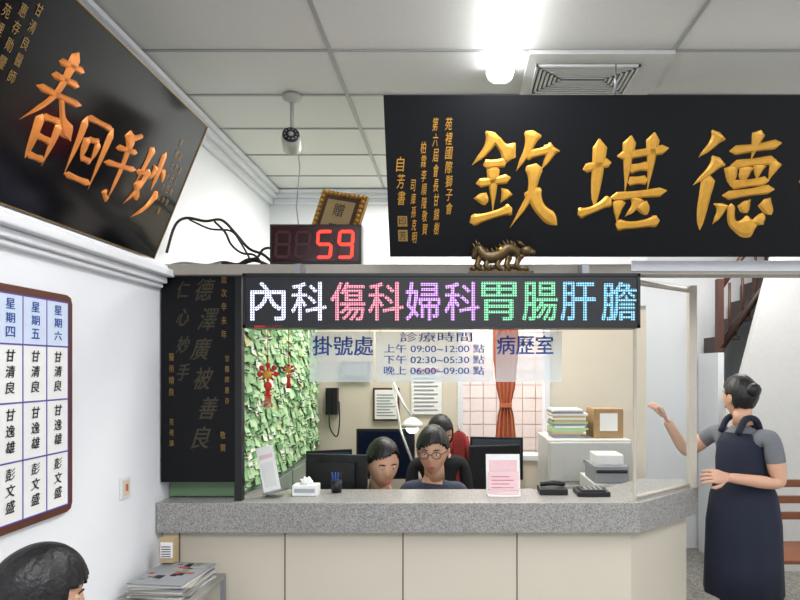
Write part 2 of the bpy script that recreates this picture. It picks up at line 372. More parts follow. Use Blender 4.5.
# number display
M=front((-.864,2.80,2.136)); b=MB(); cs=mat('display_case','#241014',.35,var=.1)
b.box(0,0,-.07,.428,.185,0,cs); b.box(.01,.01,0,.418,.175,.003,mat('display_window','#2A0A0E',.2,coat=.5))
on=mat('seg_on','#FF2418',.5,emit=5); off=mat('seg_off','#3A1216',.5)
segs={'5':'afgcd','9':'abcdfg','8':''}
def digit(b,cx,cy,w,h,s):
    t=.013; sh=.06
    def bar(x0,y0,x1,y1,m):
        d=Vector((x1-x0,y1-y0)).normalized(); n=Vector((-d.y,d.x))*t/2; e=d*t*.5
        P=[(x0,y0),(x0+e.x+n.x,y0+e.y+n.y),(x1-e.x+n.x,y1-e.y+n.y),(x1,y1),(x1-e.x-n.x,y1-e.y-n.y),(x0+e.x-n.x,y0+e.y-n.y)]
        b.add([(px+sh*(py-cy),py,.0045) for px,py in P],[(5,4,3,2,1,0)],m)
    X0,X1,Y0,Y1=cx-w/2,cx+w/2,cy-h/2,cy+h/2
    D={'a':(X0,Y1,X1,Y1),'b':(X1,cy,X1,Y1),'c':(X1,Y0,X1,cy),'d':(X0,Y0,X1,Y0),'e':(X0,Y0,X0,cy),'f':(X0,cy,X0,Y1),'g':(X0,cy,X1,cy)}
    for k,q in D.items(): bar(*q,on if k in segs[s] else off)
digit(b,.155,.09,.062,.115,'8'); digit(b,.255,.09,.062,.12,'5'); digit(b,.355,.09,.062,.12,'9'); digit(b,.062,.09,.062,.115,'8')
b.obj('queue_number_display',M,bevel=.003)
# ---------------------------------------------------------------- counter
b=MB(); XC=XL+.006
top=[(XC,2.80),(.863,2.80),(1.29,3.18),(1.29,3.42),(1.05,3.42),(.76,3.12),(XC,3.12)]
b.prism(top,.88,1.02,terr)
b.prism([(XC,2.86),(.84,2.86),(1.24,3.215),(1.24,3.36),(1.06,3.36),(.76,3.06),(XC,3.06)],0,.88,panelc)
for u in (285,403,517): 
    x=(u-455)*2.86/600; b.box(x-.003,2.857,0.06,x+.003,2.861,.88,seamm)
b.box(-1.315,2.857,0,-1.309,2.861,.88,seamm); b.box(XC,2.855,0,.84,2.862,.06,seamm)
b.obj('reception_counter',bevel=.004)
alu=mat('post_cream','#B9B2A6',.5); gl=glassmat('clear_glass','#C8D8D4',.10)
b=MB(); b.box(-1.045,2.84,1.02,-1.01,2.88,2.085,plastk); b.obj('trim_post_left')
b=MB(); b.box(1.235,3.16,1.02,1.275,3.20,2.085,alu); b.obj('trim_post_right')
b=MB(); b.box(.85,2.855,1.02,.864,2.869,2.085,alu); b.obj('trim_post_corner')
b=MB(); b.add([(.868,2.87,1.022),(1.24,3.17,1.022),(1.24,3.17,2.084),(.868,2.87,2.084)],[(0,1,2,3)],gl)
b.tube([(.868,2.87,2.06),(1.24,3.17,2.06)],.014,alu,4)
b.tube([(.868,2.87,1.034),(1.24,3.17,1.034)],.010,alu,4)
b.obj('window_side')
b=MB(); b.add([(.45,2.87,1.45),(.85,2.87,1.45),(.85,2.87,2.085),(.45,2.87,2.085)],[(0,1,2,3)],gl); b.obj('window_front')
ac=glassmat('acrylic_frosted','#DDE6E8',.36,.3); blue=mat('ink_blue','#1C4C9A',.6,var=.1)
M=front((-.68,2.80,1.585)); b=MB()
b.box(0,0,-.004,.30,.235,0,ac); b.box(.31,.0,-.004,.86,.235,0,ac); b.box(.87,0,-.004,1.18,.235,0,ac)
B2=[(-.0015,0),(.0015,0),(0,.0015)]
def bt(t,u,v,wpx,hpx,m=blue,nib=B2): b.text(t,(u-455)*2.8/600+.68,(368-v)*2.8/600+.065,wpx*2.8/600,hpx*2.8/600,m,nib=nib)
bt('掛號處',343,346,60,19); bt('病歷室',525,345,56,19)
bt('診療時間',436,337,72,9.5,nib=[(0,0),(.001,0)]); bt('上午 09:00~12:00 點',434,348.5,100,8.6,nib=[(0,0),(.001,0)]); bt('下午 02:30~05:30 點',434,359.5,100,8.6,nib=[(0,0),(.001,0)]); bt('晚上 06:00~09:00 點',434,370.5,100,8.6,nib=[(0,0),(.001,0)])
for x in (.02,.28,.33,.84,.89,1.16): b.tube([(x,.22,-.002),(x,.5,-.02)],.0015,chrome,5)
b.obj('office_hours_sign',M)
# ---------------------------------------------------------------- left wall notice board
y1b=2.17; y0b=1.1; z0=1.137; z1=1.91
M=leftw((XL+.002,y0b,z0)); W=y1b-y0b; H=z1-z0; b=MB(); t=.028
b.prism([(0,0),(W-.03,0),(W-.008,.008),(W,.03),(W,H-.03),(W-.008,H-.008),(W-.03,H),(0,H)],0,.014,wood)
b.box(t,t,.014,W-t,H-t,.016,paper)
purp=mat('ink_purple','#5B4A9A',.6); ink=mat('ink_black','#15151A',.6); hdr=mat('header_pale_blue','#CBD8EC',.8)
rows=[H-t,H-.185,H-.37,H-.555,t]
b.box(t,H-.185,.0161,W-t,H-t,.0168,hdr)
for r in rows: b.box(t,r-.0025,.016,W-t,r+.0025,.0175,purp)
cw=.112; n=0; x=W-t
B3=[(0,0),(.0015,.001)]
while x>t+.02:
    b.box(x-.002,t,.016,x+.002,H-t,.0175,purp)
    cx=x-cw/2
    if cx>t:
        b.col('星期'+'六五四三二一日'[n%7],cx,H-t-.016,.032,.044,blue,z=.018,nib=B3,w=.038)
        for k,nm in enumerate(('甘清良','甘逸雄','彭文盛')):
            b.col(nm,cx,H-.203-.185*k,.038,.050,ink,z=.018,nib=B3,w=.038,shear=.15)
    x-=cw; n+=1
b.obj('clinic_schedule_board',M,bevel=0)
M=leftw((XL+.001,2.50,1.10)); b=MB(); b.box(0,0,0,.075,.09,.008,plastw); b.box(.015,.012,.008,.06,.078,.011,mat('switch_pad','#D9C9B8',.5)); b.box(.03,.03,.011,.045,.06,.014,mat('switch_orange','#B5653A',.5))
b.obj('wall_switch',M,bevel=.002)
# ---------------------------------------------------------------- cables on ledge
b=MB()
b.tube(smooth([(-1.38,2.87,2.20),(-1.34,2.87,2.33),(-1.29,2.88,2.37),(-1.20,2.88,2.355),(-1.12,2.88,2.36),(-1.06,2.9,2.30),(-1.0,2.91,2.23),(-.93,2.90,2.20),(-.88,2.88,2.16)]),.007,wooddk,6)
b.tube(smooth([(-1.28,2.89,2.365),(-1.18,2.89,2.32),(-1.08,2.89,2.31),(-1.03,2.89,2.25),(-.98,2.89,2.16)]),.005,plastk,6)
b.tube(smooth([(-1.15,2.87,2.35),(-1.10,2.87,2.30),(-1.07,2.87,2.24),(-1.02,2.87,2.20),(-.96,2.87,2.19),(-.92,2.87,2.145)]),.006,plastk,6)
b.tube(smooth([(-1.2,2.9,2.14),(-1.12,2.9,2.16),(-1.05,2.9,2.15),(-.97,2.9,2.17),(-.90,2.9,2.145)]),.009,wooddk,6)
b.tube(smooth([(-1.05,2.88,2.14),(-1.0,2.88,2.17),(-.95,2.88,2.18),(-.92,2.88,2.22),(-.88,2.89,2.22),(-.875,2.89,2.145)]),.006,plastk,6)
b.tube(smooth([(-1.36,2.88,2.145),(-1.30,2.88,2.155),(-1.2,2.88,2.145),(-1.12,2.87,2.15)]),.006,plastg,6)
b.obj('cable_bundle')
gb=mat('gold_bright','#C08F3C',.45,.3)
M=Matrix.Translation((-.68,3.02,2.138))@Euler((math.radians(-10),math.radians(14),math.radians(-24))).to_matrix().to_4x4()@frame((0,0,0),(1,0,0),(0,0,1))
b=MB(); b.box(-.14,0,-.02,.14,.42,0,golddim); b.box(-.105,.025,0,.105,.395,.003,mat('plaque_brown','#4A3424',.4)); b.box(-.085,.045,.003,.085,.375,.005,mat('plaque_tan','#A68D64',.5)); b.col('贈',0,.36,.07,.09,ink,z=.006); b.col('匾',0,.25,.07,.09,ink,z=.006)
for i in range(17):
    y=.012+i*.025; b.ball((.123,y,.004),.011,gb,n=8); b.ball((-.123,y,.004),.011,gb,n=8)
for i in range(9): b.ball((-.105+i*.026,.408,.004),.011,gb,n=8)
b.obj('gilded_plaque',M)
# dragon carving
brz=mat('bronze_dark','#4A3A1E',.45,.5,var=.5,scale=60)
b=MB(); y=2.650
pts=smooth([(.08,y+.005,2.13),(.10,y,2.175),(.14,y,2.14),(.19,y,2.145),(.23,y,2.175),(.27,y,2.165),(.285,y,2.14),(.31,y-.01,2.155)])
n=len(pts); b.tube(pts,[.008+.020*math.sin(math.pi*(i/(n-1))**.8) for i in range(n)],brz,8)
b.ball((.315,y-.012,2.165),(.03,.02,.022),brz); b.ball((.34,y-.015,2.158),(.016,.012,.012),brz)
for s_ in (-1,1): b.tube([(.305,y-.012+.01*s_,2.18),(.285,y-.012+.014*s_,2.20),(.27,y-.005+.01*s_,2.21)],[.007,.005,.001],brz,6)
for i in range(3,n-3,2):
    p=pts[i]; b.tube([p+Vector((0,-.004,.012)),p+Vector((-.012,-.01,.042))],[.011,.001],brz,5)
for x in (.11,.15,.20,.24,.285):
    b.tube([(x,y,2.14),(x-.016,y-.012,2.10),(x+.004,y-.012,2.076)],[.016,.012,.010],brz,6)
    for k in (-1,0,1): b.tube([(x+.004,y-.012,2.076),(x+.018,y-.014+.009*k,2.075)],[.007,.001],brz,5)
for i in range(12): b.ball((.08+i*.021,y-.004,2.089+.012*math.sin(i*1.7)),(.018,.014,.012),brz,n=8)
b.box(.06,y-.025,2.0645,.345,y+.02,2.075,brz)
b.ball((.20,y-.02,2.17),.010,gold)
b.obj('dragon_carving')
# ---------------------------------------------------------------- record wall board
b=MB(); gm=[mat('file_green','#8DB583',.75),mat('file_green_light','#AFCFA0',.75),mat('file_green_dark','#5F8E5C',.75),mat('file_white','#DCE4D0',.75),mat('file_yellow','#C6CB92',.7)]
sx0,sx1,sy0,sy1=XL+.008,-1.05,2.93,4.50
shm=mat('shelf_steel','#6E8C68',.5,.0)
b.box(sx0,sy0,1.025,sx1,sy1,2.04,shm)
z=1.05
while z<2.02:
    y=sy0+.005
    while y<sy1-.03:
        t=R.uniform(.045,.075); h=R.uniform(.035,.07)
        m=R.choices(gm,[6,4.5,1.6,1.5,.6])[0]; yy=y+R.uniform(-.012,.012); zz=z+R.uniform(-.015,.015)
        a=R.uniform(-.22,.22); o=R.uniform(.004,.018); tl=R.uniform(.0,.018)
        Mt=Matrix.Translation((sx1+o,yy,zz))@Matrix.Rotation(a,4,'X')
        b.add([(tl,0,0),(tl*1.4,t,0),(0,t,h),(0,0,h),(tl-.002,0,0),(tl*1.4-.002,t,0),(-.002,t,h),(-.002,0,h)],[(0,1,2,3),(7,6,5,4),(0,4,5,1),(3,2,6,7)],m,Mt)
        if R.random()<.22: b.box(.0,.01,.01,tl+.004,t-.012,.014,ink,Mt)
        y+=t*.6
    z+=.034
b.obj('patient_record_board')
b=MB(); b.box(sx0,3.13,0,-1.04,sy1,1.022,mat('cabinet_green','#7C8C80',.5))
for i in range(4):
    b.box(-1.04,3.14+i*.34,.05,-1.03,3.46+i*.34,1.0,mat('cabinet_green2','#8B9A8E',.5)); b.box(-1.03,3.42+i*.34,.5,-1.015,3.435+i*.34,.62,chrome)
b.obj('storage_cabinet',bevel=.003)
rk=mat('knot_red','#C0281E',.6)
def knot(x,y,z,k):
    b=MB()
    b.tube([(x,y,2.086),(x,y,z+.06*k)],.002,rk,5)
    for s_ in (0,45,90,135):
        a=math.radians(s_); d=Vector((math.cos(a),0,math.sin(a)))*.035*k; b.tube([Vector((x,y,z))-d,Vector((x,y,z))+d],.006*k,rk,6)
    b.ball((x,y,z),(.024*k,.01,.024*k),gold)
    for q in ((0,.045),(.03,.03),(-.03,.03),(.04,0),(-.04,0)): b.ball((x+q[0]*k,y,z+q[1]*k),(.013*k,.006,.013*k),rk)
    b.ball((x,y,z-.055*k),(.02*k,.01,.02*k),rk)
    for i in range(7): b.tube([(x+(i-3)*.003*k,y,z-.07*k),(x+(i-3)*.006*k,y,z-.16*k)],.002,rk,4)
    b.obj('chinese_knot_ornament')
knot(-.90,2.885,1.62,1.0); knot(-.80,2.885,1.64,.55)
# ---------------------------------------------------------------- back window, tile wall, curtain
tl=mat('bath_tile','#EDE2DF',.3,var=.02); gr=mat('tile_grout','#CDB2AC',.8)
b=MB(); b.box(-.1,5.05,0,.9,5.1,2.6,gr)
for r in range(20):
    for c in range(9):
        b.box(-.09+c*.11,5.04,.3+r*.11,.014+c*.11,5.05,.404+r*.11,tl)
b.obj('wall_tiled')
b=MB()
for q in ((.02,.95,.06,2.05),(.68,.95,.72,2.05),(.02,.95,.72,.99),(.02,2.01,.72,2.05),(.355,.95,.385,2.05)): b.box(q[0],4.535,q[1],q[2],4.68,q[3],trimw)
b.obj('window_1')
area('fill_light_backroom',(.4,4.85,2.5),.5,.2,28,col=(1,.97,.95))  # unseen area light brightening the tiled wall, no fixture modelled
cur=mat('curtain_rust','#BC6A4A',.8,var=.12,scale=20)
b=MB(); vs=[];fs=[];n=40
prof=[(2.04,.10,.42),(1.75,.095,.42),(1.5,.07,.42),(1.37,.04,.42),(1.3,.06,.42),(1.05,.085,.42),(.9,.09,.42)]
for (z,hw,cx) in prof:
    for j in range(n):
        t=j/(n-1); vs.append((cx-.04+(t-.5)*2*hw,4.50+.014*math.sin(t*math.pi*9),z))
for i in range(len(prof)-1):
    for j in range(n-1): fs.append((i*n+j,i*n+j+1,(i+1)*n+j+1,(i+1)*n+j))
b.add(vs,fs,cur,smooth=True); b.tube([(.02,4.50,2.04),(.8,4.50,2.04)],.008,chrome); b.box(.335,4.478,1.355,.425,4.522,1.385,cur)
b.obj('curtain')
b=MB(); b.box(-.86,4.515,1.57,-.64,4.549,1.70,plastg); b.box(-.84,4.51,1.59,-.66,4.515,1.68,mat('panel_grey','#A7AAA6',.5)); b.obj('fuse_panel',bevel=.003)
b=MB(); b.box(-.62,4.53,1.25,-.42,4.549,1.50,wood); b.box(-.605,4.525,1.265,-.435,4.53,1.485,paper)
for i in range(8): b.box(-.59,4.523,1.29+i*.022,-.45-.02*(i%3),4.525,1.297+i*.022,plastg)
b.obj('framed_certificate')
b=MB(); b.box(-.97,4.49,1.30,-.88,4.549,1.50,plastk); b.box(-.955,4.47,1.31,-.925,4.49,1.49,plastk)
b.tube(smooth([(-.94,4.48,1.31),(-.93,4.47,1.2),(-.88,4.47,1.14),(-.86,4.47,1.25),(-.87,4.5,1.4)]),.006,plastk,6)
b.obj('wall_telephone',bevel=.004)
b=MB(); b.box(-.33,4.535,1.3,-.1,4.549,1.66,paper)
for i in range(10): b.box(-.31,4.532,1.33+i*.03,-.13-.03*(i%2),4.535,1.338+i*.03,plastg)
b.box(-.31,4.532,1.62,-.12,4.535,1.645,red); b.obj('wall_calendar')
# ---------------------------------------------------------------- office desks
dm=mat('desk_grey','#8C8A84',.5)
def desk(x0,x1,y0,y1,z,name='office_desk'):
    b=MB(); b.box(x0,y0,z-.03,x1,y1,z,dm)
    for xx in (x0+.01,x1-.05):
        for yy in (y0+.01,y1-.05): b.box(xx,yy,0,xx+.04,yy+.04,z-.03,chrome)
    b.box(x0+.05,y1-.03,.35,x1-.05,y1-.02,z-.03,dm)
    return b.obj(name,bevel=.003)
b=MB(); b.box(-.98,3.13,.72,.68,3.38,.75,dm)
for xx in (-.97,.63):
    for yy in (3.14,3.33): b.box(xx,yy,0,xx+.04,yy+.04,.72,chrome)
b.obj('office_desk',bevel=.003)
desk(-.9,.58,4.2,4.5,.75)
def monitor(x,y,z,w,h,yaw,name='computer_monitor',scr='#1A2A4A',em=.25):
    M=Matrix.Translation((x,y,z+.001))@Matrix.Rotation(math.radians(yaw),4,'Z')
    b=MB(); b.lathe([(.10,0),(.10,.008),(.03,.016)],(0,.02,0),plastk,sy=.75); b.box(-.025,.01,.01,.025,.035,.16,plastk)
    b.box(-w/2,-.012,.10,w/2,.012,.10+h,plastk); b.box(-w/2+.06,.012,.14,w/2-.06,.035,.06+h,plastk)
    sm=mat('screen_'+scr,scr,.15,emit=em); b.box(-w/2+.015,-.014,.12,w/2-.015,-.0115,.085+h,sm)
    return b.obj(name,M,bevel=.004)
monitor(-.64,3.26,.75,.34,.33,170,scr='#10141C',em=.05)
monitor(-.50,4.33,.75,.42,.36,0,scr='#0E1626',em=.3)
monitor(-.78,3.72,.78,.28,.26,20,scr='#24384E',em=.4)
desk(-.93,-.66,3.60,3.9,.78)
b=MB(); lampm=mat('lamp_glow','#FFF6E0',.5,emit=10)
lx,ly=-.425,4.27
b.lathe([(.06,0),(.06,.015),(.02,.03)],(lx+.2,ly,.751),plastw)
b.tube([(lx+.2,ly,.77),(lx+.04,ly,1.2),(lx-.02,ly,1.56)],.009,plastw,8)
b.tube([(lx-.02,ly,1.56),(lx+.06,ly-.05,1.40),(lx+.12,ly-.06,1.31)],.009,plastw,8)
b.ball((lx-.02,ly,1.56),.016,plastw)
b.lathe([(.08,0),(.072,.03),(.035,.06),(.012,.07)],(lx+.125,ly-.06,1.235),plastw); b.ball((lx+.125,ly-.06,1.235),.045,lampm)
b.obj('desk_lamp')
b=MB(); cab=mat('cabinet_white','#C6C7C2',.5)
b.box(.62,4.0,0,1.18,4.5,1.17,cab)
for i in range(4): b.box(.63,3.985,.04+i*.285,1.17,4.0,.30+i*.285,cab); b.box(.85,3.97,.17+i*.285,.95,3.985,.19+i*.285,chrome)
b.obj('filing_cabinet',bevel=.004)
b=MB()
for i in range(14):
    w_=R.uniform(.2,.26); b.box(.66+R.uniform(0,.02),4.1,1.171+i*.014,.66+w_,4.35,1.171+i*.014+.012,R.choice([paper,gm[1],plastg,mat('file_manila','#C9B486',.7)]))
b.obj('paper_stack')
b=MB(); b.box(.95,4.1,1.171,1.15,4.35,1.37,mat('carton','#A98A62',.8)); b.box(.99,4.095,1.22,1.11,4.1,1.34,paper); b.obj('cardboard_box')
monitor(.30,4.33,.75,.38,.30,-10,scr='#39424A',em=.2)
b=MB(); b.box(.80,3.45,.0,1.02,3.85,.98,cab)
for i in range(3): b.box(.81,3.435,.05+i*.3,1.01,3.45,.32+i*.3,cab)
b.obj('drawer_unit',bevel=.003)
b=MB(); b.box(.81,3.48,.981,1.01,3.74,1.08,plastg); b.box(.82,3.47,1.04,1.0,3.48,1.06,plastk); b.box(.83,3.52,1.08,.99,3.7,1.14,plastw); b.obj('printer',bevel=.008)
# ---------------------------------------------------------------- counter top objects
zc=1.021
b=MB(); x=(504-455)*2.95/600
b.box(x-.08,2.92,zc,x+.08,3.02,zc+.006,plastw)
pk=mat('pamphlet_pink','#E6C3C6',.7)
M=Matrix.Translation((x,2.96,zc+.006))@Matrix.Rotation(math.radians(-14),4,'X')@frame((0,0,0),(1,0,0),(0,0,1))
b.box(-.075,0,-.005,.075,.11,0,pk,M); b.box(-.085,0,-.03,.085,.20,-.026,paper,M); b.box(-.07,.115,-.026,.07,.17,-.024,pk,M); b.box(-.08,.02,.0,.08,.03,.012,glassmat('acr2','#FFFFFF',.3),M)
for i in range(4): b.box(-.06,.03+i*.018,0,.05-.02*(i%2),.034+i*.018,.001,mat('print_rose','#B5717A',.8),M)
b.obj('brochure_stand')
b=MB(); b.box(-.80,2.95,zc,-.68,3.03,zc+.05,paper); b.ball((-.74,2.99,zc+.06),(.03,.02,.025),paper,fn=lambda d:1+.25*math.sin(9*d[0]+5*d[2])); b.box(-.79,2.949,zc+.015,-.69,2.95,zc+.035,mat('print_grey','#A8B0B8',.8)); b.obj('tissue_box',bevel=.003)
M=Matrix.Translation((-.93,2.93,zc))@Matrix.Rotation(math.radians(-14),4,'Y')@Matrix.Rotation(math.radians(-10),4,'X')@frame((0,0,0),(1,0,0),(0,0,1))
b=MB(); b.box(0,0.015,-.002,.085,.24,0,paper,M); b.box(.01,.18,0,.075,.2,.001,pk,M); b.box(.01,.04,0,.07,.16,.001,plastw,M); b.box(-.0,0.008,-.05,.1,.018,.03,chrome,M); b.obj('notice_card')
b=MB(); b.box(.60,2.93,zc,.76,3.06,zc+.022,plastk); b.box(.62,2.94,zc+.022,.74,3.05,zc+.03,plastk)
for i in range(4):
    for j in range(3): b.box(.64+i*.024,2.95+j*.03,zc+.03,.655+i*.024,2.97+j*.03,zc+.034,plastg)
b.obj('card_reader',bevel=.003)
b=MB(); b.box(.42,2.97,zc,.56,3.08,zc+.03,plastk); b.tube(smooth([(.43,3.02,zc+.045),(.49,3.0,zc+.055),(.55,3.02,zc+.045)]),.014,plastk,8); b.obj('desk_telephone',bevel=.004)
b=MB(); b.lathe([(.025,0),(.03,.06),(.027,.06)],(-.60,3.04,zc),plastk,12)
for i in range(4): b.tube([(-.60+(i-1.5)*.008,3.04,zc+.02),(-.60+(i-1.5)*.016,3.04+.006*(i%2),zc+.10)],.0035,R.choice([blue,plastg,plastk]),6)
b.obj('pen_holder')
# ---------------------------------------------------------------- side table with newspapers
b=MB(); sx0,sx1,sy0,sy1,sz=XL+.02,-1.06,2.42,2.78,.70
b.box(sx0,sy0,sz-.02,sx1,sy1,sz,dm)
for xx in (sx0,sx1-.02):
    for yy in (sy0,sy1-.02): b.box(xx,yy,0,xx+.02,yy+.02,sz-.02,chrome)
b.box(sx0,sy0,.3,sx1,sy1,.315,dm); b.box(sx0,sy0,sz-.06,sx1,sy0+.01,sz-.03,chrome)
b.obj('side_table',bevel=.002)
b=MB()
pcs=[mat('newsprint_light','#C9C8C2',.9),plastg,mat('newsprint','#A9A59A',.9),mat('print_green','#7B8A70',.8),mat('print_red','#A0524A',.8)]
for i in range(8):
    M=Matrix.Translation((-1.22,2.6,sz+.001+i*.008))@Matrix.Rotation(R.uniform(-.12,.12),4,'Z')
    b.box(-.12,-.14,0,.12,.14,.006,pcs[i%3],M)
    if i in (5,7):
        for k in range(26):
            xx=R.uniform(-.11,.06);yy=R.uniform(-.13,.1); b.box(xx,yy,.006,xx+R.uniform(.02,.05),yy+R.uniform(.008,.04),.0066+.00005*k,R.choice(pcs[1:]+[ink]),M)
b.obj('newspaper_stack')
b=MB(); b.box(-1.33,2.70,sz+.072,-1.265,2.745,sz+.185,mat('box_tan','#B5A07A',.7)); b.box(-1.325,2.697,sz+.095,-1.27,2.70,sz+.165,paper)
for i in range(5): b.box(-1.32,2.695,sz+.10+i*.011,-1.278,2.697,sz+.104+i*.011,ink)
b.obj('small_carton',bevel=.002)
# ---------------------------------------------------------------- staircase at right rear
b=MB(); st=mat('stair_plaster','#CCCCCA',.7); rail=mat('stair_rail','#4A2A1E',.5,var=.2)
sxa,sza=2.26,1.92
for i in range(7):
    x=sxa+i*.11; z=sza+i*.16
    if z<ZC-.1:
        b.box(x,5.05,z-.03,x+.14,5.45,z,wooddk); b.box(x,5.05,z-.16,x+.012,5.45,z-.03,wooddk)
    zt=min(z+.45,ZC-.02)
    b.tube([(x+.06,5.07,z-.03),(x+.06,5.07,zt)],.012,rail,8)
b.tube([(sxa-.02,5.07,sza+.40),(sxa+.42,5.07,sza+.40+.44*1.4545)],.024,rail,8)
b.tube([(sxa-.02,5.07,sza-.10),(sxa+.72,5.07,sza-.10+.72*1.4545)],.035,wooddk,6)
b.box(sxa-.05,5.04,1.78,sxa-.0,5.10,sza+.48,rail)
b.box(sxa-.05,5.04,0,sxa,5.45,1.78,wallfar)
b.obj('staircase')
b=MB(); b.prism([(0,0),(.77,0),(.77,2.6),(.40,2.6),(.10,1.45),(0,1.4)],0,.08,st,M=frame((2.20,4.95,0),(1,0,0),(0,0,1))); b.obj('wall_stair_side')
b=MB(); cxx,cyy=2.2,3.9; ow=mat('wood_orange','#7E4A2E',.5,var=.2)
for sx in (-.19,.19):
    b.box(cxx+sx-.018,cyy+.17,0,cxx+sx+.018,cyy+.205,.90,ow); b.box(cxx+sx-.018,cyy-.205,0,cxx+sx+.018,cyy-.17,.44,ow)
b.box(cxx-.21,cyy-.21,.44,cxx+.21,cyy+.21,.465,ow)
for z in (.62,.73,.84): b.box(cxx-.19,cyy+.175,z,cxx+.19,cyy+.2,z+.05,ow)
b.box(cxx-.19,cyy-.2,.2,cxx-.17,cyy+.2,.23,ow); b.box(cxx+.17,cyy-.2,.2,cxx+.19,cyy+.2,.23,ow)
b.obj('wooden_chair',bevel=.004)
# ---------------------------------------------------------------- people
skin=mat('skin','#D0A287',.5,var=.05); lip=mat('lips','#A85C54',.5); hair=mat('hair_black','#0C0A0B',.42,var=.4,scale=90,bump=.3)
eyew=mat('eye_white','#E8E4E0',.3); iris=mat('iris','#140C08',.2)
navy=mat('cloth_navy','#1A2032',.9,var=.15,scale=80); grey=mat('cloth_grey','#6E7176',.9,var=.1,scale=80)
clothk=mat('cloth_black','#16161A',.9); trous=mat('cloth_trousers','#22242A',.9); clothw=mat('cloth_pattern','#3A4152',.9,var=.5,scale=60)
def body(name,J,E,root,parent):
    names=list(J); me=bpy.data.meshes.new(name)
    me.from_pydata([J[n][0] for n in names],[(names.index(a),names.index(b_)) for a,b_,_ in E],[])
    ob=bpy.data.objects.new(name,me); scn.collection.objects.link(ob)
    sk=ob.modifiers.new('skin','SKIN'); sk.branch_smoothing=.3
    for i,n in enumerate(names):
        r=J[n][1]; d=me.skin_vertices[0].data[i]; d.radius=r if isinstance(r,tuple) else (r,r); d.use_root=(n==root)
    su=ob.modifiers.new('sub','SUBSURF'); su.levels=2; su.render_levels=2
    dg=bpy.context.evaluated_depsgraph_get(); dg.update()
    m2=bpy.data.meshes.new_from_object(ob.evaluated_get(dg)); bpy.data.objects.remove(ob)
    ms=[]
    for _,_,m in E:
        if m not in ms: ms.append(m)
    m2.materials.clear()
    for m in ms: m2.materials.append(m)
    for p in m2.polygons:
        c=p.center; best=9
        for a,b_,m in E:
            A=Vector(J[a][0]);B=Vector(J[b_][0]); t=max(0,min(1,(c-A).dot(B-A)/(B-A).length_squared)); d=(c-(A+(B-A)*t)).length
            if d<best: best=d; k=m
        p.material_index=ms.index(k); p.use_smooth=True
    o=bpy.data.objects.new(name,m2); scn.collection.objects.link(o); o.parent=parent; return o
